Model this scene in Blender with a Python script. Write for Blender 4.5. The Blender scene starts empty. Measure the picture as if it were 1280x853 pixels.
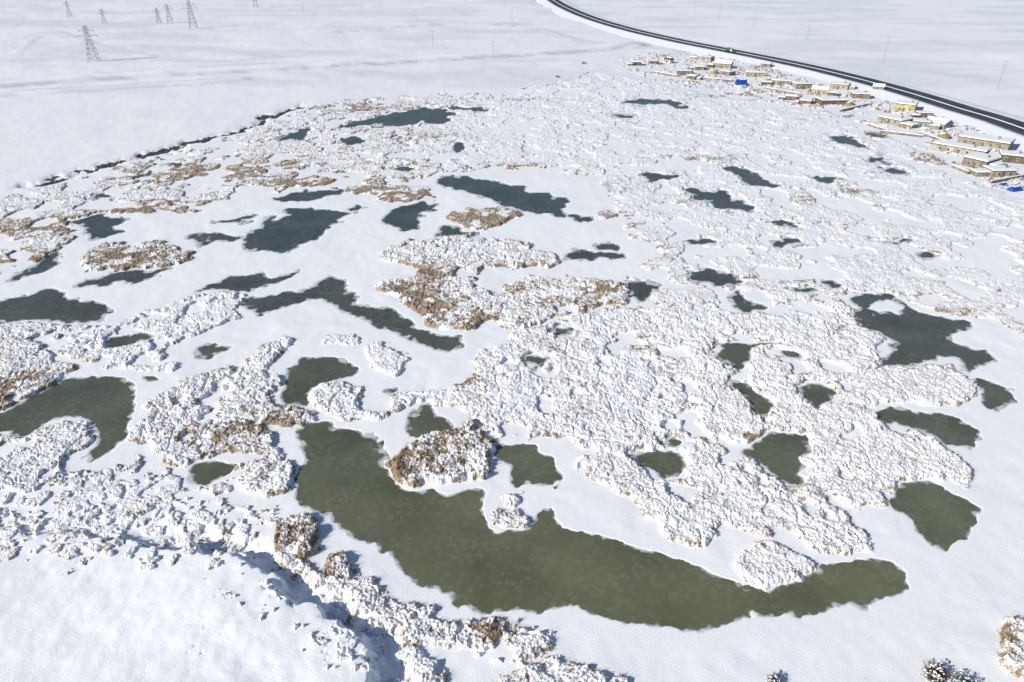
import bpy, math, random
import numpy as np
random.seed(7); rng=np.random.default_rng(7)
C=bpy.context.scene.collection
F=865.0; CX=640.0; CY=426.5; PIT=math.radians(30); H=80.0
cp,sp=math.cos(PIT),math.sin(PIT)
def P(px,py,z=0.0):
    dx=(px-CX)/F; dy=(CY-py)/F
    Dz=-sp+dy*cp; Dy=cp+dy*sp
    t=(H-z)/(-Dz)
    return (dx*t,Dy*t)
def Yv(v): return P(640,v)[1]
def depth(Y): return Y*cp+H*sp
def dYdv(Y):
    return (Y*Y+H*H)/H/F*1.0*((depth(Y)/np.sqrt(Y*Y+H*H))**2)
# ---------------------------------------------------------------- noise
def h2(ix,iy,s):
    ix=ix.astype(np.int64).astype(np.uint32); iy=iy.astype(np.int64).astype(np.uint32)
    h=ix*np.uint32(374761393)+iy*np.uint32(668265263)+np.uint32(s*974711+13)
    h=(h^(h>>np.uint32(13)))*np.uint32(1274126177); h=h^(h>>np.uint32(16))
    h=h*np.uint32(2246822519); h=h^(h>>np.uint32(15))
    return h.astype(np.float64)/4294967295.0
def vn(x,y,s=0):
    ix=np.floor(x); iy=np.floor(y); fx=x-ix; fy=y-iy
    fx=fx*fx*fx*(fx*(fx*6-15)+10); fy=fy*fy*fy*(fy*(fy*6-15)+10)
    a=h2(ix,iy,s); b=h2(ix+1,iy,s); c=h2(ix,iy+1,s); d=h2(ix+1,iy+1,s)
    return (a*(1-fx)+b*fx)*(1-fy)+(c*(1-fx)+d*fx)*fy
def fbm(x,y,s=0,o=3):
    t=0;a=1;n=0
    for i in range(o):
        t=t+a*vn(x*2**i+17.3*i,y*2**i-9.1*i,s+i*7); n+=a; a*=.5
    return t/n
def worley(x,y,s=0):
    ix=np.floor(x); iy=np.floor(y); best=np.full(x.shape,9.0); r=np.zeros(x.shape)
    for i in(-1,0,1):
        for j in(-1,0,1):
            cx=ix+i; cy=iy+j
            d=(cx+h2(cx,cy,s)-x)**2+(cy+h2(cx,cy,s+5)-y)**2
            m=d<best; best=np.where(m,d,best); r=np.where(m,h2(cx,cy,s+9),r)
    return best,r   # squared distance
def sm(x): x=np.clip(x,0,1); return x*x*(3-2*x)
# ---------------------------------------------------------------- polygons
def smooth_poly(pts,k=3,closed=True):
    n=len(pts); out=[]
    rngi=range(n) if closed else range(n-1)
    for i in rngi:
        if closed: p0,p1,p2,p3=pts[i-1],pts[i],pts[(i+1)%n],pts[(i+2)%n]
        else: p0,p1,p2,p3=pts[max(i-1,0)],pts[i],pts[i+1],pts[min(i+2,n-1)]
        for j in range(k):
            t=j/k
            out.append(tuple(.5*((2*p1[a])+(-p0[a]+p2[a])*t+(2*p0[a]-5*p1[a]+4*p2[a]-p3[a])*t*t+(-p0[a]+3*p1[a]-3*p2[a]+p3[a])*t**3) for a in(0,1)))
    if not closed: out.append(pts[-1])
    return out
def wpoly(pts,k=3): return np.array([P(*p) for p in smooth_poly(pts,k)])
def seg_d2(X,Y,a,b):
    dx,dy=b[0]-a[0],b[1]-a[1]; L=dx*dx+dy*dy+1e-9
    t=np.clip(((X-a[0])*dx+(Y-a[1])*dy)/L,0,1)
    return (X-a[0]-t*dx)**2+(Y-a[1]-t*dy)**2
def sdf(W,X,Y,mar=6.0):
    out=np.full(X.shape,-99.0)
    x0,y0=W.min(0)-mar; x1,y1=W.max(0)+mar
    idx=np.nonzero((X>x0)&(X<x1)&(Y>y0)&(Y<y1))[0]
    if len(idx)==0: return out
    x=X[idx]; y=Y[idx]; d=np.full(x.shape,1e9); ins=np.zeros(x.shape,bool)
    n=len(W)
    for i in range(n):
        a=W[i]; b=W[(i+1)%n]
        d=np.minimum(d,seg_d2(x,y,a,b))
        if a[1]!=b[1]:
            c=((a[1]>y)!=(b[1]>y))&(x<(b[0]-a[0])*(y-a[1])/(b[1]-a[1])+a[0]); ins^=c
    d=np.sqrt(d); out[idx]=np.where(ins,d,-d)
    return out
def linedist(pts,X,Y,k=4,mar=30):
    W=np.array([P(*p) for p in smooth_poly(pts,k,False)])
    out=np.full(X.shape,999.0)
    x0,y0=W.min(0)-mar; x1,y1=W.max(0)+mar
    idx=np.nonzero((X>x0)&(X<x1)&(Y>y0)&(Y<y1))[0]
    if len(idx)==0: return out
    d=np.full(len(idx),1e9)
    for i in range(len(W)-1): d=np.minimum(d,seg_d2(X[idx],Y[idx],W[i],W[i+1]))
    out[idx]=np.sqrt(d); return out

PONDS=[
[(365,540),(395,530),(440,540),(475,545),(480,575),(500,605),(540,611),(600,612),(612,625),(603,650),(625,666),(662,658),(672,640),(690,642),(705,655),(760,668),(800,688),(840,695),(890,713),(922,727),(945,738),(970,740),(998,733),(1018,710),(1060,700),(1115,699),(1130,712),(1134,738),(1090,754),(1040,767),(980,772),(930,768),(880,781),(830,784),(770,772),(700,758),(640,768),(590,762),(560,745),(520,722),(495,700),(455,672),(420,652),(390,642),(374,612),(380,580)],
[(-60,515),(0,515),(40,495),(75,475),(120,470),(160,477),(173,500),(165,522),(158,545),(138,560),(115,577),(108,566),(122,548),(108,530),(85,520),(60,528),(40,542),(0,543),(-60,545)],
[(350,490),(360,460),(385,445),(420,450),(450,462),(430,478),(395,485),(380,508),(355,505)],
[(515,525),(528,508),(545,518),(565,530),(540,540),(518,545)],
[(610,555),(640,552),(675,558),(685,570),(708,600),(670,608),(640,602),(635,580)],
[(780,568),(820,560),(850,568),(852,585),(830,598),(810,580)],
[(244,582),(265,573),(290,578),(288,592),(265,604),(246,598)],
[(245,435),(262,430),(284,436),(275,446),(250,448)],
[(-40,372),(0,375),(30,366),(70,362),(100,375),(136,386),(130,398),(90,405),(40,402),(0,405),(-40,410)],
[(130,427),(160,417),(190,420),(165,430),(135,436)],
[(305,372),(340,368),(375,362),(400,348),(430,350),(435,368),(455,380),(490,388),(520,405),(555,420),(582,422),(578,435),(555,440),(530,428),(495,418),(460,404),(435,390),(415,384),(400,374),(370,380),(340,393),(320,395)],
[(248,364),(285,345),(320,340),(345,345),(380,336),(365,347),(330,356),(300,366),(270,363)],
[(298,300),(330,280),(365,263),(400,262),(433,267),(420,280),(400,290),(385,305),(355,316),(320,313)],
[(225,298),(250,292),(300,293),(300,299),(270,301),(262,308),(250,308),(255,300)],
[(480,275),(500,260),(542,255),(535,268),(520,285),(495,289)],
[(540,290),(560,284),(604,296),(560,298)],
[(550,224),(590,220),(640,228),(680,241),(708,252),(700,272),(665,264),(620,254),(580,240)],
[(415,162),(450,152),(490,140),(530,135),(567,145),(540,155),(480,157)],
[(553,137),(590,133),(614,137),(590,140)],
[(347,174),(370,161),(390,162),(375,175)],
[(422,178),(440,169),(452,178),(435,185)],
[(560,185),(575,178),(592,185),(575,191)],
[(340,247),(400,238),(432,240),(400,248)],
[(88,276),(120,271),(162,275),(142,281),(152,291),(120,299),(104,288)],
[(12,350),(45,327),(76,315),(72,332),(50,342),(25,350)],
[(98,354),(140,341),(190,335),(217,334),(190,349),(140,357)],
[(700,322),(720,311),(750,314),(778,317),(782,325),(750,327),(705,327)],
[(738,305),(765,303),(770,310),(745,311)],
[(785,354),(805,347),(824,355),(820,368),(800,379),(787,370)],
[(864,345),(890,340),(927,348),(900,358),(870,356)],
[(908,370),(925,360),(935,375),(953,382),(935,389),(912,382)],
[(1062,370),(1100,367),(1130,378),(1150,390),(1190,400),(1222,409),(1192,417),(1202,430),(1233,440),(1235,453),(1212,463),(1195,449),(1165,450),(1135,457),(1098,460),(1112,440),(1108,425),(1083,410),(1072,395)],
[(888,440),(905,428),(925,430),(970,427),(945,436),(938,446),(925,461),(905,450)],
[(910,476),(940,478),(950,490),(970,510),(955,522),(940,515),(925,490)],
[(1003,484),(1020,479),(1050,492),(1045,500),(1020,507)],
[(1211,478),(1230,474),(1267,490),(1269,505),(1245,514),(1225,502)],
[(1093,518),(1130,511),(1175,517),(1205,525),(1233,548),(1225,561),(1195,558),(1170,545),(1140,534),(1100,531)],
[(918,563),(945,555),(965,540),(1000,542),(1010,560),(1005,590),(1000,608),(975,602),(945,582)],
[(1108,627),(1130,605),(1165,605),(1222,630),(1215,645),(1205,665),(1185,685),(1155,676),(1140,652),(1115,640)],
[(775,125),(810,123),(857,130),(857,136),(820,131),(780,129)],
[(908,213),(935,211),(962,222),(972,233),(940,231),(920,223)],
[(857,237),(885,236),(920,248),(940,264),(905,264),(885,253),(865,245)],
[(1036,169),(1060,169),(1082,180),(1090,188),(1060,182)],
[(1088,199),(1100,195),(1114,203),(1100,206)],
[(1008,222),(1035,219),(1059,224),(1035,227)],
[(1086,301),(1110,302),(1135,297),(1142,303),(1115,305)],
[(1146,315),(1165,314),(1181,322),(1160,327)],
[(963,304),(990,300),(1005,304),(985,308)],
[(1028,349),(1045,350),(1050,358),(1035,358)],
[(652,450),(670,446),(688,452),(670,457)],
[(688,413),(705,410),(714,414),(700,421)],
[(1103,211),(1122,211),(1130,216),(1112,219)],
[(766,143),(790,143),(796,149),(775,148)],
[(808,219),(855,219),(850,224),(815,226)],
[(430,261),(455,257),(462,262),(440,265)],
[(273,276),(315,271),(314,277),(280,280)],
[(860,298),(885,297),(895,303),(868,304)],
[(826,546),(838,542),(845,548),(835,554)],
[(476,487),(490,483),(498,488),(484,492)],
[(960,278),(985,277),(998,281),(975,284)],
[(990,360),(1010,357),(1025,362),(1005,366)],
[(485,208),(505,204),(528,208),(505,212)],
[(205,206),(222,203),(232,206),(215,209)],
[(165,218),(178,215),(190,219),(175,222)],
[(180,472),(192,470),(198,476),(186,479)],
[(705,268),(735,266),(742,272),(725,276)],
[(110,245),(128,242),(136,246),(120,249)],
[(970,440),(985,438),(1000,446),(985,450)],
]
HOLES=[[(1090,384),(1105,376),(1122,382),(1115,391),(1098,392)]]
# key, height, cover, gapscale, brown, stuff, label, pts
R=[
('reed_island',1.5,1,6,.75,0,'snow capped brown reed island at the tip of the large green pond',[(478,606),(480,585),(500,560),(530,545),(560,535),(585,528),(605,545),(615,565),(618,590),(590,598),(550,603),(500,611)]),
('reed_clump',1.6,1,6,.6,0,'round tall brown reed clump with snow on the lower left shore of the large pond',[(343,685),(348,658),(372,645),(393,650),(400,670),(392,692),(362,695)]),
('reed_clump',1.3,1,6,.5,0,'small brown reed clump on the shore just below the round tall clump',[(398,718),(405,698),(430,690),(447,700),(432,720)]),
('reed_island',1.0,1,6,.8,0,'oval brown reed island on the snowed ice at far left of the middle distance',[(103,336),(110,315),(150,305),(200,303),(242,312),(237,325),(200,335),(150,341)]),
('reed_island',.95,1,6,.8,0,'small oval brown reed island directly below the long grey pond near the top centre',[(558,270),(580,261),(620,259),(652,265),(632,280),(600,289),(570,281)]),
('reed_bed',1.05,.88,7,.58,0,'large central reed bed with the brownest bare stems',[(473,322),(520,300),(570,298),(640,302),(692,318),(685,335),(640,335),(600,338),(590,352),(610,372),(640,355),(700,345),(740,350),(783,358),(780,375),(740,388),(700,398),(650,412),(615,402),(585,414),(540,408),(520,388),(480,370),(473,358),(515,345),(510,330)]),
('reed_bed',.75,.76,5,.4,0,'snow covered reed bed between the small ponds at the left',[(200,387),(230,370),(300,368),(300,400),(270,410),(225,425),(205,438),(232,455),(200,466),(135,462),(88,450),(70,420),(110,405),(150,400)]),
('reed_bed',.95,.86,6,.5,0,'tall irregular reed bed reaching down the left of the large pond',[(153,548),(185,522),(190,500),(240,470),(300,452),(330,428),(362,425),(357,440),(332,455),(345,480),(340,500),(386,513),(390,532),(350,545),(345,560),(378,595),(365,610),(330,622),(293,612),(290,592),(322,575),(300,565),(260,570),(210,586),(203,567),(160,557)]),
('reed_bed',.85,.78,5,.52,0,'brownish reed bed at the left edge above the crooked green pond',[(-60,405),(0,405),(60,406),(110,415),(70,425),(70,445),(95,460),(62,480),(30,505),(0,512),(-60,510)]),
('reed_bed',.8,.72,4,.45,0,'clumpy reed bed at the left edge below the crooked green pond',[(-60,548),(0,548),(60,532),(100,522),(120,540),(108,556),(80,570),(100,590),(170,572),(182,588),(130,605),(80,600),(40,635),(0,620),(-60,620)]),
('reed_clump',.75,1,5,.35,0,'white snow covered reed clump with a curved tail right of the squarish green pond',[(455,436),(480,430),(500,440),(513,460),(490,473),(468,458)]),
('reed_clump',.65,1,5,.3,0,'smallest white reed clump above the squarish green pond',[(401,426),(420,418),(449,424),(440,434),(410,434)]),
('reed_bed',.9,.87,7,.42,1,'broad snow covered reed marsh with lumpy cushions filling the centre right',[(388,495),(410,480),(440,475),(480,492),(520,483),(560,488),(590,470),(580,450),(630,432),(650,418),(700,402),(745,388),(790,382),(830,385),(870,372),(905,388),(960,392),(1010,382),(1050,374),(1078,405),(1108,430),(1092,462),(1140,458),(1200,456),(1215,482),(1200,508),(1130,505),(1090,515),(1100,537),(1150,540),(1190,565),(1218,592),(1200,607),(1130,600),(1105,622),(1070,637),(1035,622),(1070,655),(1082,685),(1040,692),(1010,685),(1000,665),(960,655),(970,680),(940,670),(900,665),(860,682),(835,670),(800,640),(790,622),(740,602),(715,560),(690,545),(640,550),(610,540),(590,520),(520,510),(500,520),(440,530),(398,520)]),
('reed_clump',.85,1,6,.32,0,'white snow heaped reed clump jutting into the right end of the large pond',[(918,697),(960,685),(1000,690),(1022,700),(1017,715),(995,735),(960,743),(933,727)]),
('reed_clump',.8,1,6,.4,0,'low reed islet in the middle notch of the large pond',[(610,655),(628,640),(662,640),(656,657),(630,667)]),
('reed_clump',.8,1,6,.35,0,'tiny round snow capped tuft just above the low islet of the large pond',[(630,630),(636,617),(648,616),(647,632),(638,636)]),
('reed_clump',.8,1,6,.35,0,'small snow capped tuft by the lower right corner of the small green pond',[(675,618),(685,606),(706,602),(702,616),(685,623)]),
('upper_reeds',.55,.62,8,.46,1,'snow covered far reed marsh spreading below the village',[(540,140),(620,122),(700,104),(760,92),(850,112),(960,125),(1020,140),(1090,168),(1150,185),(1210,222),(1340,262),(1340,430),(1240,402),(1190,395),(1150,383),(1100,363),(1050,368),(960,385),(900,380),(800,378),(785,350),(800,330),(830,310),(770,292),(750,268),(770,250),(720,218),(650,207),(600,212),(540,205),(500,180)]),
('upper_reeds',.65,.66,9,.62,1,'brown tinged far reed belt at the upper left',[(-60,262),(0,245),(80,230),(160,206),(260,180),(340,156),(400,130),(480,122),(600,118),(620,124),(540,142),(520,180),(600,212),(555,216),(520,228),(548,240),(525,252),(480,250),(440,242),(360,237),(300,245),(250,264),(200,264),(130,270),(85,272),(90,300),(60,325),(0,345),(-60,350)]),
('bank_reeds',.95,.76,1.9,.45,1,'snow laden reeds growing along the channel bank in the foreground',[(285,640),(345,680),(362,692),(400,716),(440,722),(500,738),(560,765),(620,776),(690,790),(690,815),(650,832),(610,825),(560,815),(500,800),(440,775),(390,748),(350,722),(300,680)]),
('reed_bed',.95,.78,2.2,.42,0,'snow covered reed heap at the bottom edge left of the centre',[(478,850),(488,812),(520,805),(552,820),(560,860),(540,900),(480,900)]),
('reed_bed',.95,.78,2.2,.42,0,'wide snowy reed heap cut by the bottom edge near the centre',[(610,850),(625,828),(680,825),(740,830),(800,852),(820,900),(620,900)]),
('reed_clump',1.7,1,4,.5,0,'snowy reed clump at the right edge near the bottom corner',[(1238,785),(1262,775),(1330,790),(1330,845),(1265,838),(1243,815)]),
('snow_clods',.5,.58,1.5,.5,1,'scattered snow clods and tufts over the lower left shore',[(-60,600),(40,605),(90,585),(200,578),(300,600),(345,640),(350,700),(320,730),(220,735),(100,720),(-60,705)]),
('snow_clods',.5,.5,1.2,.42,1,'loose snow clods scattered on the foreground bank',[(230,690),(300,690),(380,735),(440,770),(500,800),(500,880),(400,855),(330,800),(260,735)]),
('snow_clods',.9,.38,5,.8,1,'snowy weeds and rubble strewn between the village houses',[(770,74),(830,66),(900,68),(985,92),(1100,118),(1180,142),(1285,185),(1285,250),(1200,215),(1150,180),(1060,150),(960,130),(880,112),(800,100)]),
]
SPOTS=[(510,372,40,28,1),(550,385,34,20,.9),(540,345,40,14,.8),(590,402,25,12,.9),(330,530,50,17,.85),(280,548,50,14,.75),(240,545,30,12,.5),(490,590,26,30,.95),(540,565,45,24,.6),
(150,325,62,16,.75),(20,328,34,14,1),(490,245,65,9,1),(400,230,90,9,.9),(750,365,34,14,.9),(25,485,34,20,.9),(15,500,20,12,.9),(370,675,34,22,.6),(612,792,18,18,1),(410,703,22,12,.6),
(270,215,130,16,.75),(180,262,70,9,.9),(60,282,70,12,.85),(130,200,70,10,.55),(450,135,70,7,.6),(530,172,60,8,.45),(1080,385,16,10,.8),(1060,240,24,5,.8),(1160,200,24,7,.8),(820,315,20,12,.7),
(800,430,24,12,.5),(960,350,50,6,.65),(940,548,25,8,.6),(1050,415,14,9,.5),(700,440,18,9,.55),(590,480,18,7,.55),(660,335,34,9,.5),(870,200,60,6,.5),(1010,250,50,6,.45),(760,235,40,6,.45),(640,240,30,5,.4),
(640,210,70,5,.65),(760,272,34,7,.65),(850,255,24,5,.5),(1200,390,50,5,.5),(900,120,40,5,.5),(650,125,50,4,.4),(100,460,18,9,.55),(460,238,70,6,.75),(1258,800,12,16,.5),(800,600,34,9,.35),(720,520,24,9,.4),(605,275,50,14,.7),(640,360,40,9,.4),(700,380,40,9,.5)]
UP=[(-500,640),(-60,662),(60,664),(180,680),(290,698),(325,720),(380,756),(425,783),(462,823),(475,900),(480,1000),(-900,1000)]
PW=[wpoly(p) for p in PONDS]; HW=[wpoly(p) for p in HOLES]
RW=[wpoly(r[7],2) for r in R]; UW=wpoly(UP,3)
IS_CLOD=np.array([r[0]=='snow_clods' for r in R])
XB0,XB1=P(60,680)[0],P(330,720)[0]
DITCH=[(40,230),(75,222),(120,212),(180,192),(240,178),(300,161),(345,144),(378,133)]
DITCH2=[(378,133),(430,128),(520,122),(600,118),(690,105),(740,92)]
TRACK=[(-80,116),(0,107),(150,96),(300,88),(450,79),(600,70),(700,64),(790,56)]
TRACK2=[(-80,128),(0,119),(120,112),(300,100)]
TRACK3=[(420,40),(560,30),(660,34),(720,50),(790,58),(860,64)]
TRACK4=[(20,66),(60,40),(130,60),(260,78),(380,66)]
PRINTS=[[(250,740),(275,765),(260,795),(230,835),(215,860)],[(330,770),(300,790),(265,815),(235,840)],[(395,765),(405,785),(410,810),(415,850)],[(400,770),(395,785),(402,810),(420,850)]]
prw=[]
for t in PRINTS:
    W=[P(*p) for p in smooth_poly(t,8,False)]
    s=1
    for a,b in zip(W,W[1:]):
        L=math.dist(a,b); q=0
        while True:
            q+=rng.uniform(.4,1.1)
            if q>L: break
            s=-s; k=q/L; nx,ny=-(b[1]-a[1])/L,(b[0]-a[0])/L
            prw.append((a[0]+(b[0]-a[0])*k+nx*s*.16+rng.normal(0,.14),a[1]+(b[1]-a[1])*k+ny*s*.16+rng.normal(0,.14),rng.uniform(.1,.24)))
TINT=None
def evaluate(X,Y):
    global TINT
    dep=np.maximum(Y*cp+H*sp,60)
    dy=np.where(Y>20,dYdv(np.maximum(Y,20)),.2)
    wa=.9+dep*.004+np.clip((dep-150)/90,0,1.8)
    ls=4+dep*.01
    wx=X+(fbm(X/ls,Y/ls,3)-.5)*wa*2.4; wy=Y+(fbm(X/ls,Y/ls,11)-.5)*wa*2.4*np.clip(dep/150,1,3)
    wx+= (fbm(X/1.1,Y/1.1,41,2)-.5)*.9; wy+=(fbm(X/1.1,Y/1.1,47,2)-.5)*.9
    mw=1.4+np.clip((dep-110)/60,0,2.6)
    wx+= (fbm(X/2.9,Y/2.9,43,2)-.5)*mw; wy+=(fbm(X/2.9,Y/2.9,49,2)-.5)*mw
    ps=np.full(X.shape,-99.0); pid=np.full(X.shape,-1)
    for i,W in enumerate(PW):
        d=sdf(W,wx,wy,8); m=d>ps; ps=np.where(m,d,ps); pid=np.where(m,i,pid)
    for W in HW:
        d=sdf(W,wx,wy,8); ps=np.where(d>-8,np.minimum(ps,-d),ps)
    w=np.maximum(.35,.4*dy)
    z=-.2*sm((ps+w*.6)/(2*w))
    lw=np.clip(3.5*dy,5,8)
    land=1-sm((ps+lw)/lw)
    z+=land*((fbm(X/9,Y/9,21,3)-.5)*.34+(fbm(X/2.2,Y/2.2,25,2)-.5)*.08)
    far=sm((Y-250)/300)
    z+=far*land*((fbm(X/70,Y/70,31,3)-.5)*2.4+(fbm(X/25,Y/14,35,2)-.5)*.5)
    us=sdf(UW,X+(fbm(X/3,Y/3,51)-.5)*4.5,Y+(fbm(X/3,Y/3,55)-.5)*4.5,30)
    us=np.where(us<-90,-99,us)
    bf=.22+.78*sm((X-XB0)/(XB1-XB0))
    up=sm((us+.3)/1.4)
    z+=up*2.0*bf+sm(us/4)*((fbm(X/2.6,Y/2.6,61,3)-.5)*.16+(fbm(X/9,Y/9,65)-.5)*.22)
    z-=.55*bf*sm((us-2)/16)
    z-= 1.0*bf*np.exp(-((us+1.9)/1.7)**2)*(us>-20)
    soil_shade=np.zeros(X.shape); tint=far*(.10+.25*sm((fbm(X/90,Y/34,87,4)-.42)/.25))
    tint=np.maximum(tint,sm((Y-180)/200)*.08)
    n1=fbm(X/9,Y/9,71)
    dd=linedist(DITCH,wx+(n1-.5)*10,wy+(fbm(X/14,Y/14,75)-.5)*16)
    soil_shade=np.maximum(soil_shade,sm((4.2-dd)/2.2)*sm((fbm(X/6,Y/10,77)-.3)/.1))  # dark ditch line: bare soil and the bank's shadow, both put into colour
    z-=1.2*np.exp(-(dd/3.5)**2)
    dd=linedist(DITCH2,wx,wy); soil_shade=np.maximum(soil_shade,.75*sm((2.5-dd)/2.5)*sm((fbm(X/7,Y/7,79)-.52)/.06))
    for T,hh,ww,tt in((TRACK,2.6,10,1.),(TRACK2,1.0,6,.6),(TRACK3,.4,5,.6),(TRACK4,.2,4,.45)):
        dd=linedist(T,X,Y,4,60); z+=hh*np.exp(-(dd/ww)**2)
        tint=np.maximum(tint*(1-np.exp(-(dd/(ww*.8))**2)),tt*np.exp(-((dd-ww*1.15)/5)**2)*(.4+.6*sm((fbm(X/16,Y/9,83)-.35)/.2)))  # ridge shading painted into the snow colour: pale crest, grey flank bands
        soil_shade=np.maximum(soil_shade,.38*tt*sm((fbm(X/11,Y/6,83)-.45)/.1)*np.exp(-((dd-ww)/4)**2))
    near=np.nonzero((Y<110)&(us>-4))[0]
    if len(near):
        xx=X[near];yy=Y[near];zz=np.zeros(len(near))
        order=np.argsort(yy); ys=yy[order]
        for (a,b,dp) in prw:
            i0=np.searchsorted(ys,b-.5); i1=np.searchsorted(ys,b+.5); q=order[i0:i1]
            zz[q]-=dp*np.exp(-((xx[q]-a)**2+(yy[q]-b)**2)/.02)
        z[near]+=zz
    TINT=tint
    rs=np.full(X.shape,-99.0); rid=np.full(X.shape,-1)
    for i,W in enumerate(RW):
        d=sdf(W,wx,wy,3); m=d>rs; rs=np.where(m,d,rs); rid=np.where(m,i,rid)
    h=np.zeros(X.shape); br=np.zeros(X.shape)
    idx=np.nonzero(rs>-.5)[0]
    if len(idx)==0: return z,h,rid,br,ps,pid,soil_shade
    x=X[idx];y=Y[idx];r=rid[idx]
    A=np.array([q[1] for q in R])[r]; cv=np.array([q[2] for q in R],float)[r]; gs=np.array([q[3] for q in R],float)[r]; bb=np.array([q[4] for q in R])[r]
    edge=np.minimum(rs[idx],-ps[idx]-.3)
    qx=x+(fbm(x/1.3,y/1.3,91,2)-.5)*.9; qy=y+(fbm(x/1.3,y/1.3,95,2)-.5)*.9
    w1,r1=worley(qx/.92,qy/.92,101); w2,r2=worley(qx/.42,qy/.42,105)
    d1=np.sqrt(np.clip(1-w1*1.7,0,1))*(.3+.7*r1); d2=np.clip(1-w2*1.8,0,1)*(.2+.8*r2)
    g=fbm(x/gs,y/gs,111,3); g2=fbm(x/2.6,y/2.6,115,2); g3=vn(x/.26,y/.26,117)
    thr=.5+(.5-cv)*.62; thr=np.where(cv>=1,-1,thr)
    thr=thr+np.where(IS_CLOD[r],.22*(1-sm(rs[idx]/7)),0)
    cov=sm((g-thr)/.05)
    fray=edge+(g2-.5)*2.0+(g3-.5)*.4
    e=sm(fray/1.0)
    crack=np.where(cv<1,sm((np.abs(fbm(x/5.5,y/5.5,121,2)-.5)-.004)/.028),1.0)
    hh=A*e*cov*(.40+.30*d1+.22*d2+.50*(g2-.5)+.24*(g3-.5))*(.5+.5*crack)
    hh=np.where(e*cov>.03,hh,0); hh=np.clip(hh,0,None)
    h[idx]=hh
    spot=np.zeros(len(idx))
    for (px,py,rx,ry,s) in SPOTS:
        c=P(px,py); D=depth(c[1]); sx=rx*D/F; sy=ry*float(dYdv(np.array(c[1])))
        q=((x-c[0])/sx)**2+((y-c[1])/sy)**2
        spot=np.maximum(spot,s*np.exp(-q*1.1))
    rim=np.exp(-((fray-.45)/.5)**2)+.7*np.exp(-(((g-thr)-.03)/.03)**2)*(cv<1)
    m=fbm(x/3,y/3,131,3)
    low=np.clip(1-d1*1.5-d2*.5,0,1)
    b=bb*(.30+.6*np.clip(rim,0,1)+.8*low)*sm((m-.24)/.25)+spot*(.42+.65*low)*sm((m-.26)/.22)
    br[idx]=np.clip(b,0,1)
    return z,h,rid,br,ps,pid,soil_shade
# ---------------------------------------------------------------- mesh helpers
def mesh_np(name,V,Q,mat,parent=None,smooth=True,attrs={},tri=False):
    k=3 if tri else 4
    me=bpy.data.meshes.new(name); me.vertices.add(len(V)); me.vertices.foreach_set('co',np.ascontiguousarray(V,dtype=np.float32).ravel())
    me.loops.add(len(Q)*k); me.loops.foreach_set('vertex_index',np.ascontiguousarray(Q,dtype=np.int32).ravel())
    me.polygons.add(len(Q)); me.polygons.foreach_set('loop_start',np.arange(len(Q),dtype=np.int32)*k)
    me.polygons.foreach_set('loop_total',np.full(len(Q),k,dtype=np.int32))
    me.polygons.foreach_set('use_smooth',np.full(len(Q),smooth,dtype=bool))
    me.update(calc_edges=True)
    for n,a in attrs.items():
        at=me.attributes.new(n,'FLOAT','POINT'); at.data.foreach_set('value',np.ascontiguousarray(a,dtype=np.float32))
    me.materials.append(mat)
    o=bpy.data.objects.new(name,me); C.objects.link(o); o.parent=parent; return o
def tag(o,label=None,cat=None,group=None,kind=None):
    if label:o['label']=label
    if cat:o['category']=cat
    if group:o['group']=group
    if kind:o['kind']=kind
    return o
def empty(name,loc,rz=0,label=None,cat=None,group=None):
    o=bpy.data.objects.new(name,None); C.objects.link(o); o.location=loc; o.rotation_euler=(0,0,rz); o.empty_display_size=.5
    return tag(o,label,cat,group)
# ---------------------------------------------------------------- materials
def newmat(name,rough=.7,spec=.3):
    m=bpy.data.materials.new(name); m.use_nodes=True; b=m.node_tree.nodes['Principled BSDF']
    b.inputs['Roughness'].default_value=rough; b.inputs['Specular IOR Level'].default_value=spec
    return m,m.node_tree.nodes,m.node_tree.links,b
def nd(N,t,**k):
    n=N.new(t)
    for a,b in k.items(): setattr(n,a,b)
    return n
def ramp(N,a,b,ca=(0,0,0,1),cb=(1,1,1,1)):
    r=N.new('ShaderNodeValToRGB'); r.color_ramp.elements[0].position=a; r.color_ramp.elements[1].position=b
    r.color_ramp.elements[0].color=ca; r.color_ramp.elements[1].color=cb; return r
def simple(name,c,rough=.7,var=.2,scale=1.5,spec=.3):
    m,N,L,b=newmat(name,rough,spec)
    tc=N.new('ShaderNodeTexCoord'); n=nd(N,'ShaderNodeTexNoise'); n.inputs['Scale'].default_value=scale; n.inputs['Detail'].default_value=5
    L.new(tc.outputs['Object'],n.inputs['Vector'])
    r=ramp(N,.3,.7,tuple(x*(1-var) for x in c)+(1,),tuple(min(1,x*(1+var)) for x in c)+(1,))
    L.new(n.outputs['Fac'],r.inputs['Fac']); L.new(r.outputs['Color'],b.inputs['Base Color']); return m
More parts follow.
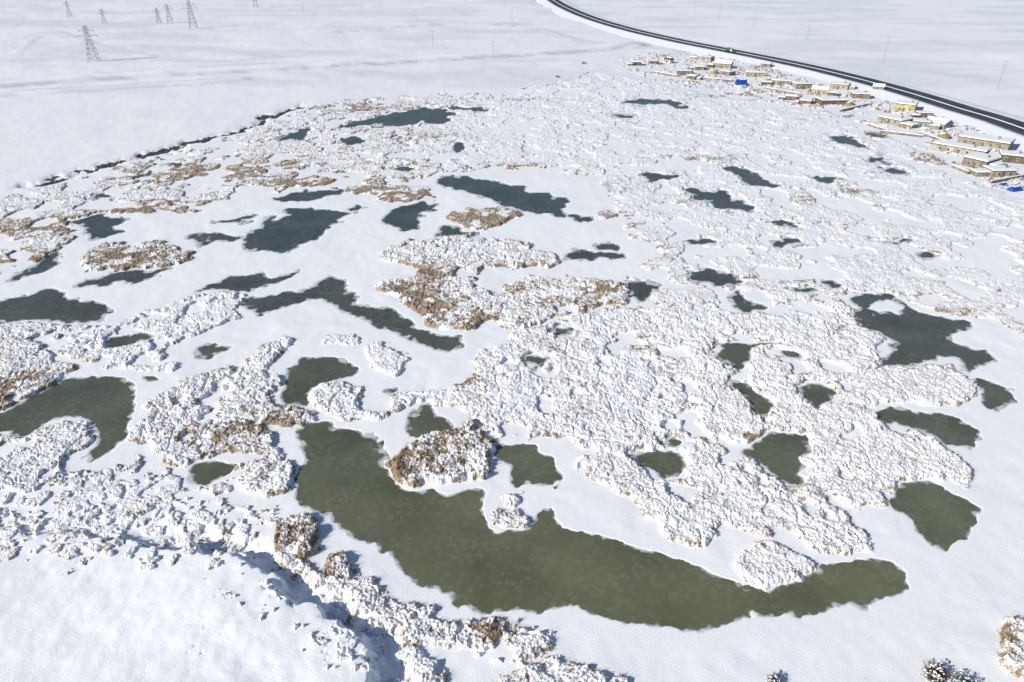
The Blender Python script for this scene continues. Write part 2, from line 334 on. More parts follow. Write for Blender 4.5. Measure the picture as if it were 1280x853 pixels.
def snowmat(name,attr,dark,light,nscale,rough=.65,bump=.35,bs=4.0,gain=.62,off=.17):
    m,N,L,b=newmat(name,rough,.25)
    geo=N.new('ShaderNodeNewGeometry')
    a=nd(N,'ShaderNodeAttribute',attribute_name=attr)
    big=N.new('ShaderNodeTexNoise'); big.inputs['Scale'].default_value=.03; big.inputs['Detail'].default_value=4
    L.new(geo.outputs['Position'],big.inputs['Vector'])
    sn=ramp(N,.35,.65,(.89,.892,.905,1),(.92,.918,.92,1)); L.new(big.outputs['Fac'],sn.inputs['Fac'])
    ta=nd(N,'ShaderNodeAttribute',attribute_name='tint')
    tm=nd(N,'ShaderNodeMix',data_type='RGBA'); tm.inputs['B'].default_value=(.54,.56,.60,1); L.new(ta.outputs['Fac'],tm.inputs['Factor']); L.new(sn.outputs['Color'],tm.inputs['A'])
    n=N.new('ShaderNodeTexNoise'); n.inputs['Scale'].default_value=nscale; n.inputs['Detail'].default_value=6; n.inputs['Roughness'].default_value=.7
    L.new(geo.outputs['Position'],n.inputs['Vector'])
    mul=nd(N,'ShaderNodeMath',operation='MULTIPLY_ADD'); mul.inputs[1].default_value=gain; mul.inputs[2].default_value=off
    L.new(a.outputs['Fac'],mul.inputs[0])
    sub=nd(N,'ShaderNodeMath',operation='SUBTRACT'); L.new(mul.outputs[0],sub.inputs[0]); L.new(n.outputs['Fac'],sub.inputs[1])
    mr=nd(N,'ShaderNodeMapRange'); mr.inputs['From Min'].default_value=-.05; mr.inputs['From Max'].default_value=.08
    L.new(sub.outputs[0],mr.inputs['Value'])
    n2=N.new('ShaderNodeTexNoise'); n2.inputs['Scale'].default_value=nscale*1.7; n2.inputs['Detail'].default_value=4
    L.new(geo.outputs['Position'],n2.inputs['Vector'])
    bc=ramp(N,.35,.65,dark+(1,),light+(1,)); L.new(n2.outputs['Fac'],bc.inputs['Fac'])
    mx=nd(N,'ShaderNodeMix',data_type='RGBA'); L.new(mr.outputs[0],mx.inputs['Factor']); L.new(tm.outputs['Result'],mx.inputs['A']); L.new(bc.outputs['Color'],mx.inputs['B'])
    L.new(mx.outputs['Result'],b.inputs['Base Color'])
    bn=N.new('ShaderNodeTexNoise'); bn.inputs['Scale'].default_value=bs; bn.inputs['Detail'].default_value=5; L.new(geo.outputs['Position'],bn.inputs['Vector'])
    bp=N.new('ShaderNodeBump'); bp.inputs['Strength'].default_value=bump; bp.inputs['Distance'].default_value=.12
    L.new(bn.outputs['Fac'],bp.inputs['Height']); L.new(bp.outputs['Normal'],b.inputs['Normal'])
    return m
M_ground=snowmat('snow_ground','soil_shade',(.05,.045,.04),(.12,.1,.08),.6,bump=.34,bs=3.5)
M_reedsnow=snowmat('reed_snow','brown',(.17,.12,.08),(.50,.38,.26),3.0,bump=.55,bs=7,gain=.72,off=.21)
M_snow=simple('roof_snow',(.88,.885,.90),.7,.02)
def icemat():
    m,N,L,b=newmat('pond_ice',.35,.35)
    geo=N.new('ShaderNodeNewGeometry'); sep=N.new('ShaderNodeSeparateXYZ'); L.new(geo.outputs['Position'],sep.inputs[0])
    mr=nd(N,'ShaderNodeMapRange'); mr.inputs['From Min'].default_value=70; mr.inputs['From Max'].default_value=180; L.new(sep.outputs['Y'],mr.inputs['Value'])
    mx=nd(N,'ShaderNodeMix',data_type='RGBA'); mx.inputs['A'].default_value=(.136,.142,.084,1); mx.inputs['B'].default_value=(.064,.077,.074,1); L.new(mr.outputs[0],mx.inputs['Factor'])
    n=N.new('ShaderNodeTexNoise'); n.inputs['Scale'].default_value=.08; n.inputs['Detail'].default_value=6; L.new(geo.outputs['Position'],n.inputs['Vector'])
    r=ramp(N,.33,.68,(.76,.78,.75,1),(1.18,1.18,1.18,1)); L.new(n.outputs['Fac'],r.inputs['Fac'])
    mu=nd(N,'ShaderNodeMix',data_type='RGBA',blend_type='MULTIPLY'); mu.inputs['Factor'].default_value=1; L.new(mx.outputs['Result'],mu.inputs['A']); L.new(r.outputs['Color'],mu.inputs['B'])
    v=N.new('ShaderNodeTexVoronoi'); v.inputs['Scale'].default_value=1.0; v.inputs['Randomness'].default_value=1
    wn=N.new('ShaderNodeTexNoise'); wn.inputs['Scale'].default_value=1.5; L.new(geo.outputs['Position'],wn.inputs['Vector'])
    sc=nd(N,'ShaderNodeVectorMath',operation='SCALE'); sc.inputs['Scale'].default_value=.5; L.new(wn.outputs['Color'],sc.inputs[0])
    ad=nd(N,'ShaderNodeVectorMath',operation='ADD'); L.new(geo.outputs['Position'],ad.inputs[0]); L.new(sc.outputs[0],ad.inputs[1]); L.new(ad.outputs[0],v.inputs['Vector'])
    vr=ramp(N,.1,.65,(.75,.75,.75,1),(0,0,0,1)); L.new(v.outputs['Distance'],vr.inputs['Fac'])
    n3=N.new('ShaderNodeTexNoise'); n3.inputs['Scale'].default_value=.18; n3.inputs['Detail'].default_value=4; L.new(geo.outputs['Position'],n3.inputs['Vector'])
    r3=ramp(N,.38,.62,(.2,.2,.2,1)); L.new(n3.outputs['Fac'],r3.inputs['Fac'])
    mm=nd(N,'ShaderNodeMath',operation='MULTIPLY'); L.new(vr.outputs['Color'],mm.inputs[0]); L.new(r3.outputs['Color'],mm.inputs[1])
    m2=nd(N,'ShaderNodeMath',operation='MULTIPLY'); m2.inputs[1].default_value=.27; L.new(mm.outputs[0],m2.inputs[0])
    f=nd(N,'ShaderNodeMix',data_type='RGBA'); f.inputs['B'].default_value=(.34,.36,.29,1); L.new(m2.outputs[0],f.inputs['Factor']); L.new(mu.outputs['Result'],f.inputs['A'])
    a=nd(N,'ShaderNodeAttribute',attribute_name='shore')
    n4=N.new('ShaderNodeTexNoise'); n4.inputs['Scale'].default_value=.5; n4.inputs['Detail'].default_value=6; L.new(geo.outputs['Position'],n4.inputs['Vector'])
    q=nd(N,'ShaderNodeMath',operation='MULTIPLY_ADD'); q.inputs[1].default_value=-3.4
    fo=nd(N,'ShaderNodeMath',operation='MULTIPLY_ADD'); fo.inputs[1].default_value=.7; fo.inputs[2].default_value=1.6; L.new(mr.outputs[0],fo.inputs[0]); L.new(fo.outputs[0],q.inputs[2])
    L.new(n4.outputs['Fac'],q.inputs[0])
    q2=nd(N,'ShaderNodeMath',operation='SUBTRACT'); L.new(a.outputs['Fac'],q2.inputs[0]); L.new(q.outputs[0],q2.inputs[1])
    fr=nd(N,'ShaderNodeMapRange'); fr.inputs['From Min'].default_value=-.15; fr.inputs['From Max'].default_value=.45; fr.inputs['To Min'].default_value=.8; fr.inputs['To Max'].default_value=0; L.new(q2.outputs[0],fr.inputs['Value'])
    g=nd(N,'ShaderNodeMix',data_type='RGBA'); g.inputs['B'].default_value=(.72,.74,.74,1); L.new(fr.outputs[0],g.inputs['Factor']); L.new(f.outputs['Result'],g.inputs['A'])
    L.new(g.outputs['Result'],b.inputs['Base Color']); return m
M_ice=icemat()
def stemmat():
    m,N,L,b=newmat('reed_stems',.8,.1)
    a=nd(N,'ShaderNodeAttribute',attribute_name='tone'); r=ramp(N,0,1,(.10,.066,.042,1),(.64,.50,.34,1)); r.color_ramp.elements.new(.6).color=(.40,.29,.18,1)
    L.new(a.outputs['Fac'],r.inputs['Fac']); L.new(r.outputs['Color'],b.inputs['Base Color']); return m
M_stem=stemmat()
# ---------------------------------------------------------------- ground
vs=np.arange(960,-56,-1.5); Yr=np.concatenate([[-600,-300,-150,-60,-20,5,18],[Yv(v) for v in vs],[7000,11000,20000]])
us_=np.concatenate([[-9000,-4000,-2000,-1000,-500,-280],np.arange(-160,1441,1.5),[1560,1800,2300,3300,5300,10300]])
nr,nc=len(Yr),len(us_)
D=np.maximum(Yr*cp+H*sp,60)
X=((us_[None,:]-CX)/F*D[:,None]).ravel(); Y=np.repeat(Yr,nc)
z,h,rid,br,ps,pid,soil_shade=evaluate(X,Y)
i=np.arange(nr*nc).reshape(nr,nc)
Q=np.stack([i[:-1,:-1],i[:-1,1:],i[1:,1:],i[1:,:-1]],-1).reshape(-1,4)
V=np.stack([X,Y,z],1)
tag(mesh_np('ground',V,Q,M_ground,attrs={'soil_shade':soil_shade,'tint':TINT}),'snow covered ground',None,None,'structure')
WL=-.05
pq=pid[Q]; psq=ps[Q]; fid=pq[np.arange(len(Q)),psq.argmax(1)]
big=np.maximum(1.2,1.5*dYdv(np.maximum(Y[Q[:,0]],20)))
fm=(psq.max(1)>-big)
for k in range(len(PONDS)):
    s=np.nonzero(fm&(fid==k))[0]
    if len(s)==0: continue
    q=Q[s]; uq,inv=np.unique(q,return_inverse=True)
    v=V[uq].copy(); c=v.mean(0); c[2]=WL; v[:,2]=0; v[:,:2]-=c[:2]
    o=mesh_np('pond',v,inv.reshape(-1,4),M_ice,attrs={'shore':np.clip(ps[uq],-3,6)}); o.location=c; tag(o,kind='structure')
# ---------------------------------------------------------------- reeds
vs=np.arange(900,64,-.85); Yr=np.array([Yv(v) for v in vs]); us2=np.arange(-50,1331,.88)
nr,nc=len(Yr),len(us2); D=depth(Yr)
X2=((us2[None,:]-CX)/F*D[:,None]).ravel(); Y2=np.repeat(Yr,nc)
z2,h2_,rid2,br2,_,_,_=evaluate(X2,Y2)
on=h2_>.02
Z2=np.where(on,z2+h2_,z2-.06)
i=np.arange(nr*nc).reshape(nr,nc)
Q2=np.stack([i[:-1,:-1],i[:-1,1:],i[1:,1:],i[1:,:-1]],-1).reshape(-1,4)
onq=on[Q2]; fm=onq.any(1); fid=np.where(onq,rid2[Q2],-1).max(1)
V2=np.stack([X2,Y2,Z2],1)
def blades(name,pos,hts,parent,off):
    n=len(pos)
    if n==0: return
    dep=depth(pos[:,1]); w=np.maximum(.022,.00028*dep)*rng.uniform(.5,1.5,n)
    th=rng.uniform(0,math.pi,n); lx=rng.normal(.1,.33,n); ly=rng.normal(0,.33,n)
    b=pos-off; b0=b.copy();b1=b.copy();t=b.copy()
    b0[:,0]-=np.cos(th)*w;b0[:,1]-=np.sin(th)*w; b1[:,0]+=np.cos(th)*w;b1[:,1]+=np.sin(th)*w
    b0[:,2]-=.25;b1[:,2]-=.25
    t[:,0]+=lx*hts;t[:,1]+=ly*hts;t[:,2]+=hts
    VV=np.stack([b0,b1,t],1).reshape(-1,3); T=np.arange(n*3).reshape(-1,3)
    tone=np.repeat(np.clip(rng.beta(1.8,1.5,n),0,1),3)
    o=mesh_np(name,VV,T,M_stem,parent,False,{'tone':tone},True); o['kind']='stuff'; return o
for k,r in enumerate(R):
    s=np.nonzero(fm&(fid==k))[0]
    if len(s)==0: print('empty region',r[6]); continue
    q=Q2[s]; uq,inv=np.unique(q,return_inverse=True)
    v=V2[uq]; c=v.mean(0); c[2]=0
    root=empty('reed_bed' if r[0] in('upper_reeds','bank_reeds') else r[0],tuple(c),0,r[6],'snow clods' if r[0]=='snow_clods' else 'reeds')
    if r[5]: root['kind']='stuff'
    sc_=mesh_np('snow_cover',v-c,inv.reshape(-1,4),M_reedsnow,root,True,{'brown':br2[uq]}); sc_['kind']='stuff'
    pr=(.04+np.clip(br2[uq]-.05,0,1)*.72)*(h2_[uq]>.06)
    sel=np.nonzero(rng.random(len(uq))<pr)[0]
    sel=np.concatenate([sel,sel[rng.random(len(sel))<.6]])
    if len(sel):
        pos=v[sel]+np.stack([rng.normal(0,.12,len(sel)),rng.normal(0,.12,len(sel)),np.zeros(len(sel))],1)
        blades('reed_stems',pos,rng.uniform(.15,.68,len(sel))*(.3+r[1]*.6),root,c)
# ---------------------------------------------------------------- generic builder
class MB:
    def __init__(s): s.v=[];s.f=[]
    def box(s,x0,x1,y0,y1,z0,z1,tx=0,ty=0):
        n=len(s.v); s.v+=[(x0,y0,z0),(x1,y0,z0),(x1,y1,z0),(x0,y1,z0),(x0+tx,y0+ty,z1),(x1-tx,y0+ty,z1),(x1-tx,y1-ty,z1),(x0+tx,y1-ty,z1)]
        s.f+=[tuple(n+k for k in q) for q in((0,3,2,1),(4,5,6,7),(0,1,5,4),(1,2,6,5),(2,3,7,6),(3,0,4,7))]; return s
    def gable(s,x0,x1,y0,y1,z0,z1,lift=0):
        n=len(s.v); ym=(y0+y1)/2
        s.v+=[(x0,y0,z0),(x1,y0,z0),(x1,y1,z0),(x0,y1,z0),(x0,ym,z1),(x1,ym,z1)]
        s.f+=[tuple(n+k for k in q) for q in((0,3,2,1),(0,1,5,4),(2,3,4,5),(1,2,5),(3,0,4))]; return s
    def bar(s,a,b,r0,r1=None,n=5):
        r1=r0 if r1 is None else r1
        a=np.array(a,float);b=np.array(b,float);d=b-a;d/=np.linalg.norm(d)
        u=np.cross(d,(0,0,1) if abs(d[2])<.9 else (1,0,0));u/=np.linalg.norm(u);w=np.cross(d,u);k=len(s.v)
        for p,r in((a,r0),(b,r1)):
            for j in range(n):
                t=2*math.pi*j/n; s.v.append(tuple(p+r*(u*math.cos(t)+w*math.sin(t))))
        for j in range(n): s.f.append((k+j,k+(j+1)%n,k+n+(j+1)%n,k+n+j))
        s.f.append(tuple(k+j for j in range(n))[::-1]); s.f.append(tuple(k+n+j for j in range(n))); return s
    def lump(s,cx,cy,cz,rx,ry,rz,seed=0,nu=12,nv=7,rough=.25):
        rr=random.Random(seed);k=len(s.v)
        for j in range(nv+1):
            ph=math.pi/2*j/nv
            for i in range(nu):
                t=2*math.pi*i/nu; q=1+rr.uniform(-rough,rough)*(j<nv)
                s.v.append((cx+rx*math.cos(t)*math.cos(ph)*q,cy+ry*math.sin(t)*math.cos(ph)*q,cz+rz*math.sin(ph)*(1+rr.uniform(-.1,.1)*(j<nv))))
        for j in range(nv):
            for i in range(nu): s.f.append((k+j*nu+i,k+j*nu+(i+1)%nu,k+(j+1)*nu+(i+1)%nu,k+(j+1)*nu+i))
        return s
    def build(s,name,mat,parent=None,smooth=False):
        me=bpy.data.meshes.new(name); me.from_pydata(s.v,[],s.f); me.materials.append(mat)
        if smooth: me.polygons.foreach_set('use_smooth',[True]*len(me.polygons))
        me.update(); o=bpy.data.objects.new(name,me); C.objects.link(o); o.parent=parent; return o
def gz(x,y): return float(evaluate(np.array([x]),np.array([y]))[0][0])
# ---------------------------------------------------------------- road
RD=[(560,-52),(610,-36),(650,-20),(682,-4),(705,10),(740,25),(790,40),(850,54),(900,64),(960,76),(1020,89),(1080,104),(1140,121),(1200,140),(1240,152),(1280,166),(1350,192),(1440,228)]
W=np.array([P(*p) for p in smooth_poly(RD,10,False)])
T=np.gradient(W,axis=0); T/=np.linalg.norm(T,axis=1)[:,None]; NN=np.stack([-T[:,1],T[:,0]],1)
RZ=1.7
def strip(name,offs,zs,mat,kind='structure',i0=0,i1=None,parent=None):
    ww=W[i0:i1];nn=NN[i0:i1];m=len(offs)
    v=np.concatenate([np.concatenate([ww+nn*o,np.full((len(ww),1),zz)],1)[:,None,:] for o,zz in zip(offs,zs)],1).reshape(-1,3)
    q=[(a*m+b,a*m+b+1,(a+1)*m+b+1,(a+1)*m+b) for a in range(len(ww)-1) for b in range(m-1)]
    o=mesh_np(name,v,np.array(q),mat,parent,False)
    if kind:o['kind']=kind
    return o
M_asph=simple('asphalt',(.055,.058,.066),.6,.4,.10); M_line=simple('road_paint',(.6,.6,.58),.6,.1)
M_slush=simple('slush',(.34,.36,.39),.7,.4,.15)
strip('road_embankment',[-34,-12,12,34],[-1.5,RZ-.1,RZ-.1,-1.5],M_snow)
strip('road_shoulder',[-9.8,9.8],[RZ-.08,RZ-.08],M_slush)
strip('road',[.7,8.9],[RZ,RZ],M_asph); strip('road',[-8.9,-.7],[RZ,RZ],M_asph)
strip('snowy_median',[-.66,-.35,.35,.66],[RZ-.04,RZ+.12,RZ+.12,RZ-.04],M_snow)
for o_ in(-8.5,8.5): strip('road_marking',[o_-.08,o_+.08],[RZ+.02]*2,M_line)
# ---------------------------------------------------------------- village
pal={'stone':(.23,.195,.165),'tan':(.32,.265,.20),'yellow':(.38,.33,.21),'cream':(.36,.32,.255),'brown':(.16,.115,.085),'green':(.24,.32,.27),'red':(.25,.09,.065),'grey':(.3,.3,.31),'blue':(.03,.13,.5),'white':(.6,.6,.58),'dark':(.05,.045,.045),'gold':(.45,.40,.20)}
MT={k:simple('paint_'+k,c,.85,.4,.5) for k,c in pal.items()}
M_glass=simple('window_glass',(.04,.05,.07),.15,.1,1,.5)
hr=random.Random(21)
def house(px,py,w,d,h,rot,col,roof,label,nw=3,group=None,cat='house',name='house'):
    px+=hr.uniform(-3,3); py+=hr.uniform(-1.2,1.2)
    x,y=P(px,py); z0=gz(x,y)
    big_=w>18
    w*=hr.uniform(.65,.95) if not big_ else 1; d*=hr.uniform(.85,1.35); h*=hr.uniform(.72,.98); rot+=hr.uniform(-34,34) if not big_ else hr.uniform(-6,6)
    sn=hr.uniform(.2,.48)
    r=empty(name,(x,y,z0),math.radians(rot),label,cat,group)
    m=MT[col]; b=MB().box(-w/2,w/2,-d/2,d/2,-1,h)
    annex=hr.random()<.6 and w<18
    b.build('wall',m,r)
    if annex:
        sx=hr.choice((-1,1)); aw=w*hr.uniform(.3,.6); ad=d*.6; ah=h*.7; x0=(w/2+.004) if sx>0 else -w/2-.004-aw; ay=-d/2+hr.uniform(-1.4,1.6)
        an=MB().box(x0,x0+aw,ay,ay+ad,-1,ah).build('annex',MT[hr.choice(('stone','brown','tan'))],r)
        MB().box(x0-.2,x0+aw+.2,ay-.25,ay+ad+.2,ah+.003,ah+.4,.2,.25).build('snow_layer',M_snow,an)
    if roof=='flat':
        ro=MB().box(-w/2-.35,w/2+.35,-d/2-.35,d/2+.35,h+.003,h+.24).build('roof',MT[hr.choice(('stone','brown'))],r)
        b=MB(); b.box(-w/2-.2,w/2+.3,-d/2-.2,d/2+.3,h+.244,h+.244+sn,.3,.35); b.build('snow_layer',M_snow,ro)
    elif roof=='red':
        ro=MB().gable(-w/2-.3,w/2+.3,-d/2-.4,d/2+.4,h+.003,h+d*.3).build('roof',MT['red'],r)
        MB().box(-w*.3,w*.45,-.6,.6,h+d*.3-.35,h+d*.3+.12,.2,.3).build('snow_layer',M_snow,ro)
    else:
        ro=MB().gable(-w/2-.3,w/2+.3,-d/2-.4,d/2+.4,h+.003,h+d*.24).build('roof',MT['grey'],r)
        MB().gable(-w/2-.25,w/2+.25,-d/2-.3,d/2+.3,h+.09,h+d*.24+.3).build('snow_layer',M_snow,ro)
    if w>7: MB().box(w*.22,w*.22+.6,-.3,.3,h+.3,h+1.7).build('chimney',MT['stone'],ro)
    n=nw; step=w/(n+1); di=n//2
    t=min(2.1,h-.3)
    for k in range(n):
        cx=-w/2+step*(k+1)+hr.uniform(-.3,.3)
        if k==di:
            MB().box(cx-.5,cx+.5,-d/2-.06,-d/2-.004,0,min(2.1,h-.1)).build('door',MT['brown'],r)
        else:
            f=MB().box(cx-.5,cx+.5,-d/2-.05,-d/2-.004,.9,t).build('window',MT['white'],r)
            MB().box(cx-.4,cx+.4,-d/2-.08,-d/2-.052,1.0,t-.1).build('pane',M_glass,f)
    if not annex:
        f=MB().box(-w/2-.05,-w/2-.004,-.6,.6,.9,t).build('window',MT['white'],r)
        MB().box(-w/2-.08,-w/2-.052,-.48,.48,1.0,t-.1).build('pane',M_glass,f)
    return r
def wall(px0,py0,px1,py1,label,h=1.2,col='stone',t=.6):
    a=P(px0,py0);b=P(px1,py1);L=math.dist(a,b)
    r=empty('yard_wall',(a[0],a[1],gz(*a)),math.atan2(b[1]-a[1],b[0]-a[0]),label,'wall')
    MB().box(0,L,-t/2,t/2,-1,h).build('masonry',MT[col],r); MB().box(-.05,L+.05,-t/2-.05,t/2+.05,h+.003,h+.22,.05,.15).build('snow_cap',M_snow,r)
HS=[
(797,81,8,6,3,-20,'brown','flat','small brown hut, leftmost building of the village'),
(818,81,7,5,2.6,-20,'red','flat','small dark red walled hut with snowy roof beside the leftmost hut'),
(833,79,7,5,3,-25,'white','red','small white house under a dark red gable roof'),
(852,93,11,6,3,-25,'stone','flat','low stone house at the lower left of the upper village row'),
(874,88,9,6,3,-20,'tan','flat','tan house between the low stone house and the roadside row'),
(884,75,12,7,3.2,-25,'cream','flat','cream house beside the road, left of the green lorry'),
(904,84,13,7,3.4,-25,'tan','gable','tan house with snowy gable roof near the green lorry'),
(912,95,11,6,3,-25,'stone','flat','stone house above the blue tarpaulin heap'),
(940,96,13,7,3.4,-30,'yellow','flat','yellowish house right of the large blue tarpaulin heap'),
(868,99,9,5,2.6,-15,'brown','flat','brownish shed at the lower edge of the upper village cluster'),
(955,85,10,6,3,-28,'stone','flat','stone house close under the road right of the green lorry'),
(975,107,16,7,3.2,-28,'cream','flat','long cream house, left end of the middle village row'),
(1001,110,14,7,3.4,-28,'tan','flat','tan house second in the middle village row'),
(1024,117,10,6,3.2,-28,'yellow','gable','yellowish house with snowy gable in the middle village row'),
(1038,129,17,7,2.8,-28,'brown','flat','long dark brown barn in front of the middle row'),
(1050,111,12,7,3.2,-30,'cream','flat','cream house behind the long brown barn'),
(1074,123,12,6,3,-30,'stone','flat','stone house between the brown barn and the yellow roadside house'),
(1006,128,7,5,2.4,-15,'red','flat','little dark red shed at the front of the middle row'),
(986,123,9,5,2.4,-15,'brown','flat','small brown shed left of the little dark red shed'),
(1130,138,14,9,4.8,-32,'gold','flat','tall bright yellow house beside the road'),
(1120,154,15,8,3,-30,'tan','flat','tan house below the tall bright yellow house'),
(1148,159,11,6,3,-30,'green','flat','pale green house right of the tan house'),
(1174,158,12,6,3,-30,'green','gable','pale green house with gable roof left of the long barns'),
(1155,147,9,5,2.6,-30,'stone','flat','stone shed behind the pale green house'),
(1096,114,9,6,3,-32,'stone','gable','stone house near the road left of the bright yellow house'),
(1197,192,21,8,3.6,-46,'cream','flat','long cream barn with snowy roof at the right end of the village'),
(1229,183,20,8,3.4,-44,'tan','flat','long tan barn behind the long cream barn'),
(1226,208,14,10,3.6,-35,'stone','flat','square stone house in front of the long barns'),
(1248,220,12,7,3.0,-20,'tan','flat','low tan shed next to the right edge blue tarpaulin'),
(1264,200,12,8,3.2,-35,'brown','flat','brown shed at the right edge behind the square stone house'),
]
for q in HS: house(*q,nw=5 if q[2]>15 else 3)
wall(1150,168,1190,182,'stone yard wall leading to the long cream barn'); wall(1085,158,1110,166,'short stone wall beside the bare bush')
wall(1238,230,1285,221,'snow capped wall at the right edge of the village'); wall(955,112,1000,120,'stone yard wall before the long cream house')
wall(1050,140,1085,132,'stone yard wall right of the brown barn'); wall(880,100,915,103,'low stone wall left of the blue tarpaulin heap'); wall(818,92,846,97,'low stone wall below the small dark red hut')
wall(1100,166,1150,172,'long stone wall in front of the pale green houses'); wall(1190,210,1210,218,'short stone wall left of the square stone house')
M_tarp=simple('blue_tarp',(.012,.07,.38),.45,.4,.9); M_hay=simple('hay',(.30,.23,.12),.9,.3,2)
def stack(px,py,rx,ry,rz,mat,label,cat,name,seed):
    x,y=P(px,py); r=empty(name,(x,y,gz(x,y)-.2),math.radians(-25+seed*9),label,cat)
    if mat is M_tarp:
        m=MB(); m.box(-rx,rx,-ry,ry,0,rz*.55,.25,.2); m.gable(-rx+.25,rx-.25,-ry+.2,ry-.2,rz*.552,rz); m.build('cover',mat,r)
        MB().box(-rx*.4,rx*.8,-.35,.5,rz-.3,rz+.1,.3,.15).build('snow_cap',M_snow,r)
    else:
        MB().lump(0,0,0,rx,ry,rz,seed,16,7,.12).build('hay',mat,r,True)
        MB().lump(rx*.15,ry*.15,rz*.72,rx*.55,ry*.55,rz*.36,seed+1,14,5,.2).build('snow_cap',M_snow,r,True)
stack(926,107,3.6,2.2,4.0,M_tarp,'large heap covered by a bright blue tarpaulin below the stone house','tarpaulin','tarpaulin_heap',3)
stack(1268,238,2.5,1.5,1.7,M_tarp,'low blue tarpaulin heap at the right edge of the village','tarpaulin','tarpaulin_heap',5)
stack(1254,231,1.5,1.0,1.2,M_tarp,'smaller blue covered pile just left of the right edge tarpaulin','tarpaulin','tarpaulin_heap',6)
stack(962,103,4,3,2.6,M_hay,'snow topped hay heap left of the long cream house','hay stack','hay_heap',8)
stack(1062,132,3.6,3,2.2,M_hay,'snow topped hay heap at the end of the brown barn','hay stack','hay_heap',9)
stack(1180,172,3.4,3,2.2,M_hay,'snow topped hay heap above the long cream barn','hay stack','hay_heap',10)
stack(893,93,3.4,3,2.2,M_hay,'snow topped hay heap among the upper village houses','hay stack','hay_heap',11)
k=int(np.argmin(np.abs(W[:,0]-P(918,67)[0])+np.abs(W[:,1]-P(918,67)[1])))
c=W[k]+NN[k]*-4.6
r=empty('lorry',(c[0],c[1],RZ),math.atan2(T[k][1],T[k][0]),'green lorry driving on the highway above the village','lorry')
MB().box(-3.6,1.6,-1.15,1.15,.95,2.9).build('cargo_box',simple('green_paint',(.03,.14,.06),.5,.15),r)
cab=MB().box(1.75,3.6,-1.1,1.1,.7,2.7,.12,.08).build('cab',MT['white'],r); MB().box(3.55,3.66,-.9,.9,1.7,2.4).build('windscreen',M_glass,cab)
MB().box(-3.6,3.4,-.5,.5,.55,.92).build('chassis',MT['dark'],r)
for wx in(-2.7,2.7):
    for wy in(-1.0,1.0): MB().bar((wx,wy-.15,.5),(wx,wy+.15,.5),.5,n=14).build('wheel',MT['dark'],r)
M_steel=simple('galvanised_steel',(.27,.28,.30),.5,.15)
def pylon(px,py,h,label,rot=0,th=.16,group=None):
    x,y=P(px,py); r=empty('electricity_pylon',(x,y,gz(x,y)),math.radians(rot),label,'pylon',group)
    b=h*.14; t=h*.035; zt=h*.72
    def c(z,i):
        q=b+(t-b)*min(1,z/zt); return ((-1,1,1,-1)[i]*q,(-1,-1,1,1)[i]*q,z)
    for i in range(4): MB().bar(c(-.5,i),c(h,i),th,th*.7,4).build('leg',M_steel,r)
    m=MB(); zs=[h*q for q in(.0,.2,.37,.5,.61,.72,.81,.9,1)]
    for z0,z1 in zip(zs,zs[1:]):
        for i in range(4): m.bar(c(z0,i),c(z1,(i+1)%4),th*.55,n=3).bar(c(z0,(i+1)%4),c(z1,i),th*.55,n=3).bar(c(z1,i),c(z1,(i+1)%4),th*.55,n=3)
    m.build('bracing',M_steel,r)
    for q,L in((.72,.3),(.86,.22)):
        a=MB()
        for s in(-1,1):
            a.bar((s*t,-t,h*q),(s*L*h,0,h*q+.2),th*.7,n=4).bar((s*t,t,h*q),(s*L*h,0,h*q+.2),th*.7,n=4).bar((s*t,0,h*q+h*.08),(s*L*h,0,h*q+.3),th*.6,n=4)
        arm=a.build('cross_arm',M_steel,r)
        for s in(-1,1): MB().bar((s*L*h*.97,0,h*q+.2),(s*L*h*.97,0,h*q-h*.05),th*.8,n=5).build('insulator',MT['brown'],arm)
pylon(118,77,25,'large lattice pylon on the snowy plain, nearest of the pylons at upper left',10,.16)
pylon(242,35,27,'lattice pylon second nearest, right of the large one at upper left',15,.15)
pylon(213,29,20,'smaller pylon just left of the second nearest one',15,.12)
pylon(199,29,16,'smallest pylon, left one of the close pair at upper left',15,.12)
pylon(320,10,22,'distant pylon touching the top edge left of the road',15,.14)
pylon(88,22,18,'distant pylon above the large one near the top left',15,.11)
pylon(131,30,15,'slim distant pylon between the topmost left ones',15,.1)
def pole(px,py,h,label,th=.17):
    x,y=P(px,py); r=empty('utility_pole',(x,y,gz(x,y)),math.radians(random.uniform(-20,20)),label,'utility pole')
    MB().bar((0,0,-.5),(0,0,h),th,th*.65,6).build('post',M_steel,r); a=MB().bar((-1.3,0,h-.5),(1.3,0,h-.5),th*.5,n=4).build('cross_arm',M_steel,r)
    for s in(-1.2,0,1.2): MB().bar((s,0,h-.5),(s,0,h-.05),th*.5,n=5).build('insulator',MT['brown'],a)
for q in[(541,56,12,'lone utility pole on the plain above the snow track'),(640,28,13,'lone utility pole below the start of the highway'),(617,66,9,'short pole beside the snow track'),
(898,26,19,'tall thin pole beyond the highway, leftmost of those beyond it'),(942,36,16,'thin pole beyond the highway, second from left'),(1008,53,18,'tall pole beyond the highway above the middle village'),(1104,77,18,'tall pole beyond the highway above the bright yellow house'),(1246,113,17,'tall pole beyond the highway at the right, nearest one'),
(868,20,15,'distant thin pole near the highway bend'),(380,17,12,'small distant pole right of the pylons'),(453,12,12,'small distant pole near the top edge, left of the highway')]: pole(*q)
M_twig=simple('twigs',(.14,.085,.05),.85,.3)
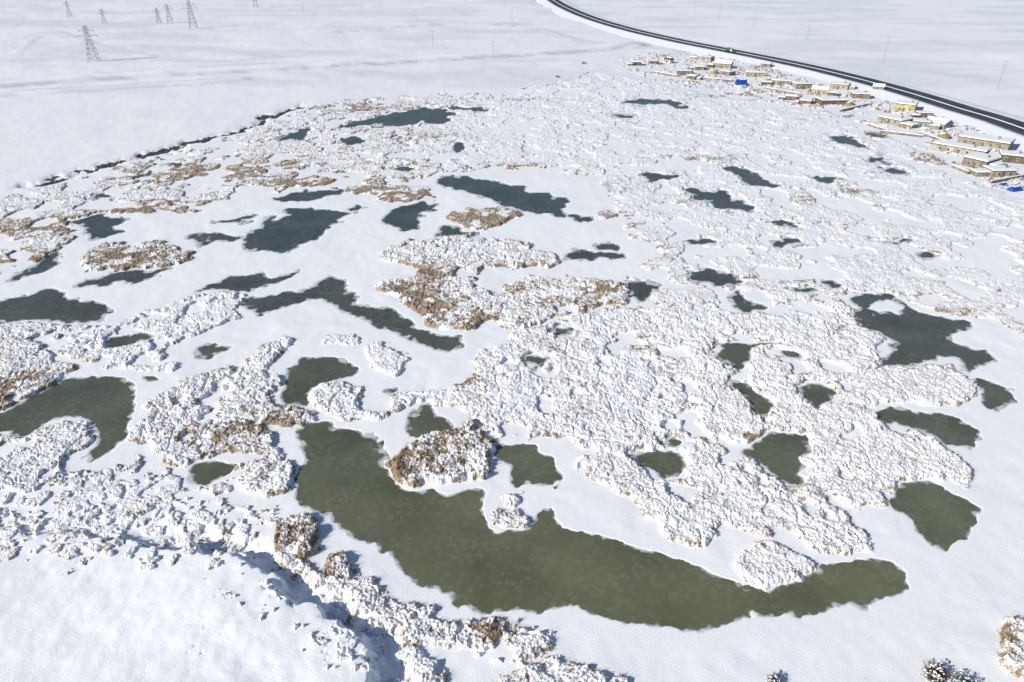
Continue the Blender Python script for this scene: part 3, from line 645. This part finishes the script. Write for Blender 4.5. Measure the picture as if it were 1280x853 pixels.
def shrub(px,py,rad,h,n,label,seed,snowy=True,name='bare_bush'):
    rr=random.Random(seed); x,y=P(px,py); r=empty(name,(x,y,gz(x,y)),0,label,'bush'); m=MB(); s=MB()
    for i in range(n):
        a=rr.uniform(0,6.28); q=math.sqrt(rr.random()); bx,by=q*rad*.35*math.cos(a),q*rad*.35*math.sin(a)
        e=np.array((q*rad*math.cos(a)*rr.uniform(.7,1.2),q*rad*math.sin(a)*rr.uniform(.7,1.2),h*rr.uniform(.55,1)*(1-.35*q)))
        b0=np.array((bx,by,-.1)); m.bar(b0,e,.035,.012,3)
        for k in range(3):
            t=rr.uniform(.4,.9); p=b0+(e-b0)*t; m.bar(p,p+np.array((rr.gauss(0,.3),rr.gauss(0,.3),rr.uniform(.1,.5))),.018,.008,3)
        if snowy and rr.random()<.4: s.lump(e[0],e[1],e[2]-.1,rr.uniform(.06,.2),rr.uniform(.06,.2),rr.uniform(.06,.14),i,6,3,.3)
    m.build('twigs',M_twig,r)['kind']='stuff'
    if snowy and s.v: s.build('snow_clumps',M_snow,r,True)['kind']='stuff'
shrub(1168,848,1.9,2.0,220,'bare brown bush dusted with snow at the bottom right edge',1)
shrub(1205,860,2.0,1.7,160,'snowy bush cut by the bottom edge, right of the bare brown bush',2)
shrub(967,853,1.0,1.3,90,'small dark bush at the bottom edge right of the centre',3)
shrub(1097,172,5,4,160,'large bare brown bush left of the long barns',4,False)
shrub(1087,170,3.5,3,90,'smaller bare bush on the left flank of the large one',5,False)
shrub(730,80,3,2.5,60,'lone dark bush at the end of the snow track',6,False)
shrub(697,97,2.5,2,50,'tiny dark bush below the lone bush',7,False)
# ---------------------------------------------------------------- camera, light
cam=bpy.data.cameras.new('camera'); co=bpy.data.objects.new('camera',cam); C.objects.link(co); co.location=(0,0,H); co.rotation_euler=(math.radians(60),0,0)
cam.sensor_width=36; cam.lens=F/1280*36; cam.clip_end=40000; cam.clip_start=.5; bpy.context.scene.camera=co
sd=np.array((-.88,-.47)); sd/=np.linalg.norm(sd); el=math.radians(29)
from mathutils import Vector
toS=Vector((sd[0]*math.cos(el),sd[1]*math.cos(el),math.sin(el)))
sl=bpy.data.lights.new('sun','SUN'); sl.energy=5.0; sl.angle=math.radians(.5); sl.color=(1,.955,.865)
so=bpy.data.objects.new('sun',sl); C.objects.link(so); so.rotation_euler=toS.to_track_quat('Z','Y').to_euler(); so.location=(-50,0,120)
wd=bpy.data.worlds.new('World'); bpy.context.scene.world=wd; wd.use_nodes=True; N=wd.node_tree.nodes; L=wd.node_tree.links
sk=N.new('ShaderNodeTexSky'); sk.sky_type='NISHITA'; sk.sun_disc=False; sk.sun_elevation=el; sk.sun_rotation=math.atan2(toS.x,toS.y); sk.altitude=2000; sk.ozone_density=2.2; sk.dust_density=.5
L.new(sk.outputs[0],N['Background'].inputs['Color']); N['Background'].inputs['Strength'].default_value=.105
vs_=bpy.context.scene.view_settings; vs_.view_transform='Standard'; vs_.look='None'; vs_.exposure=0
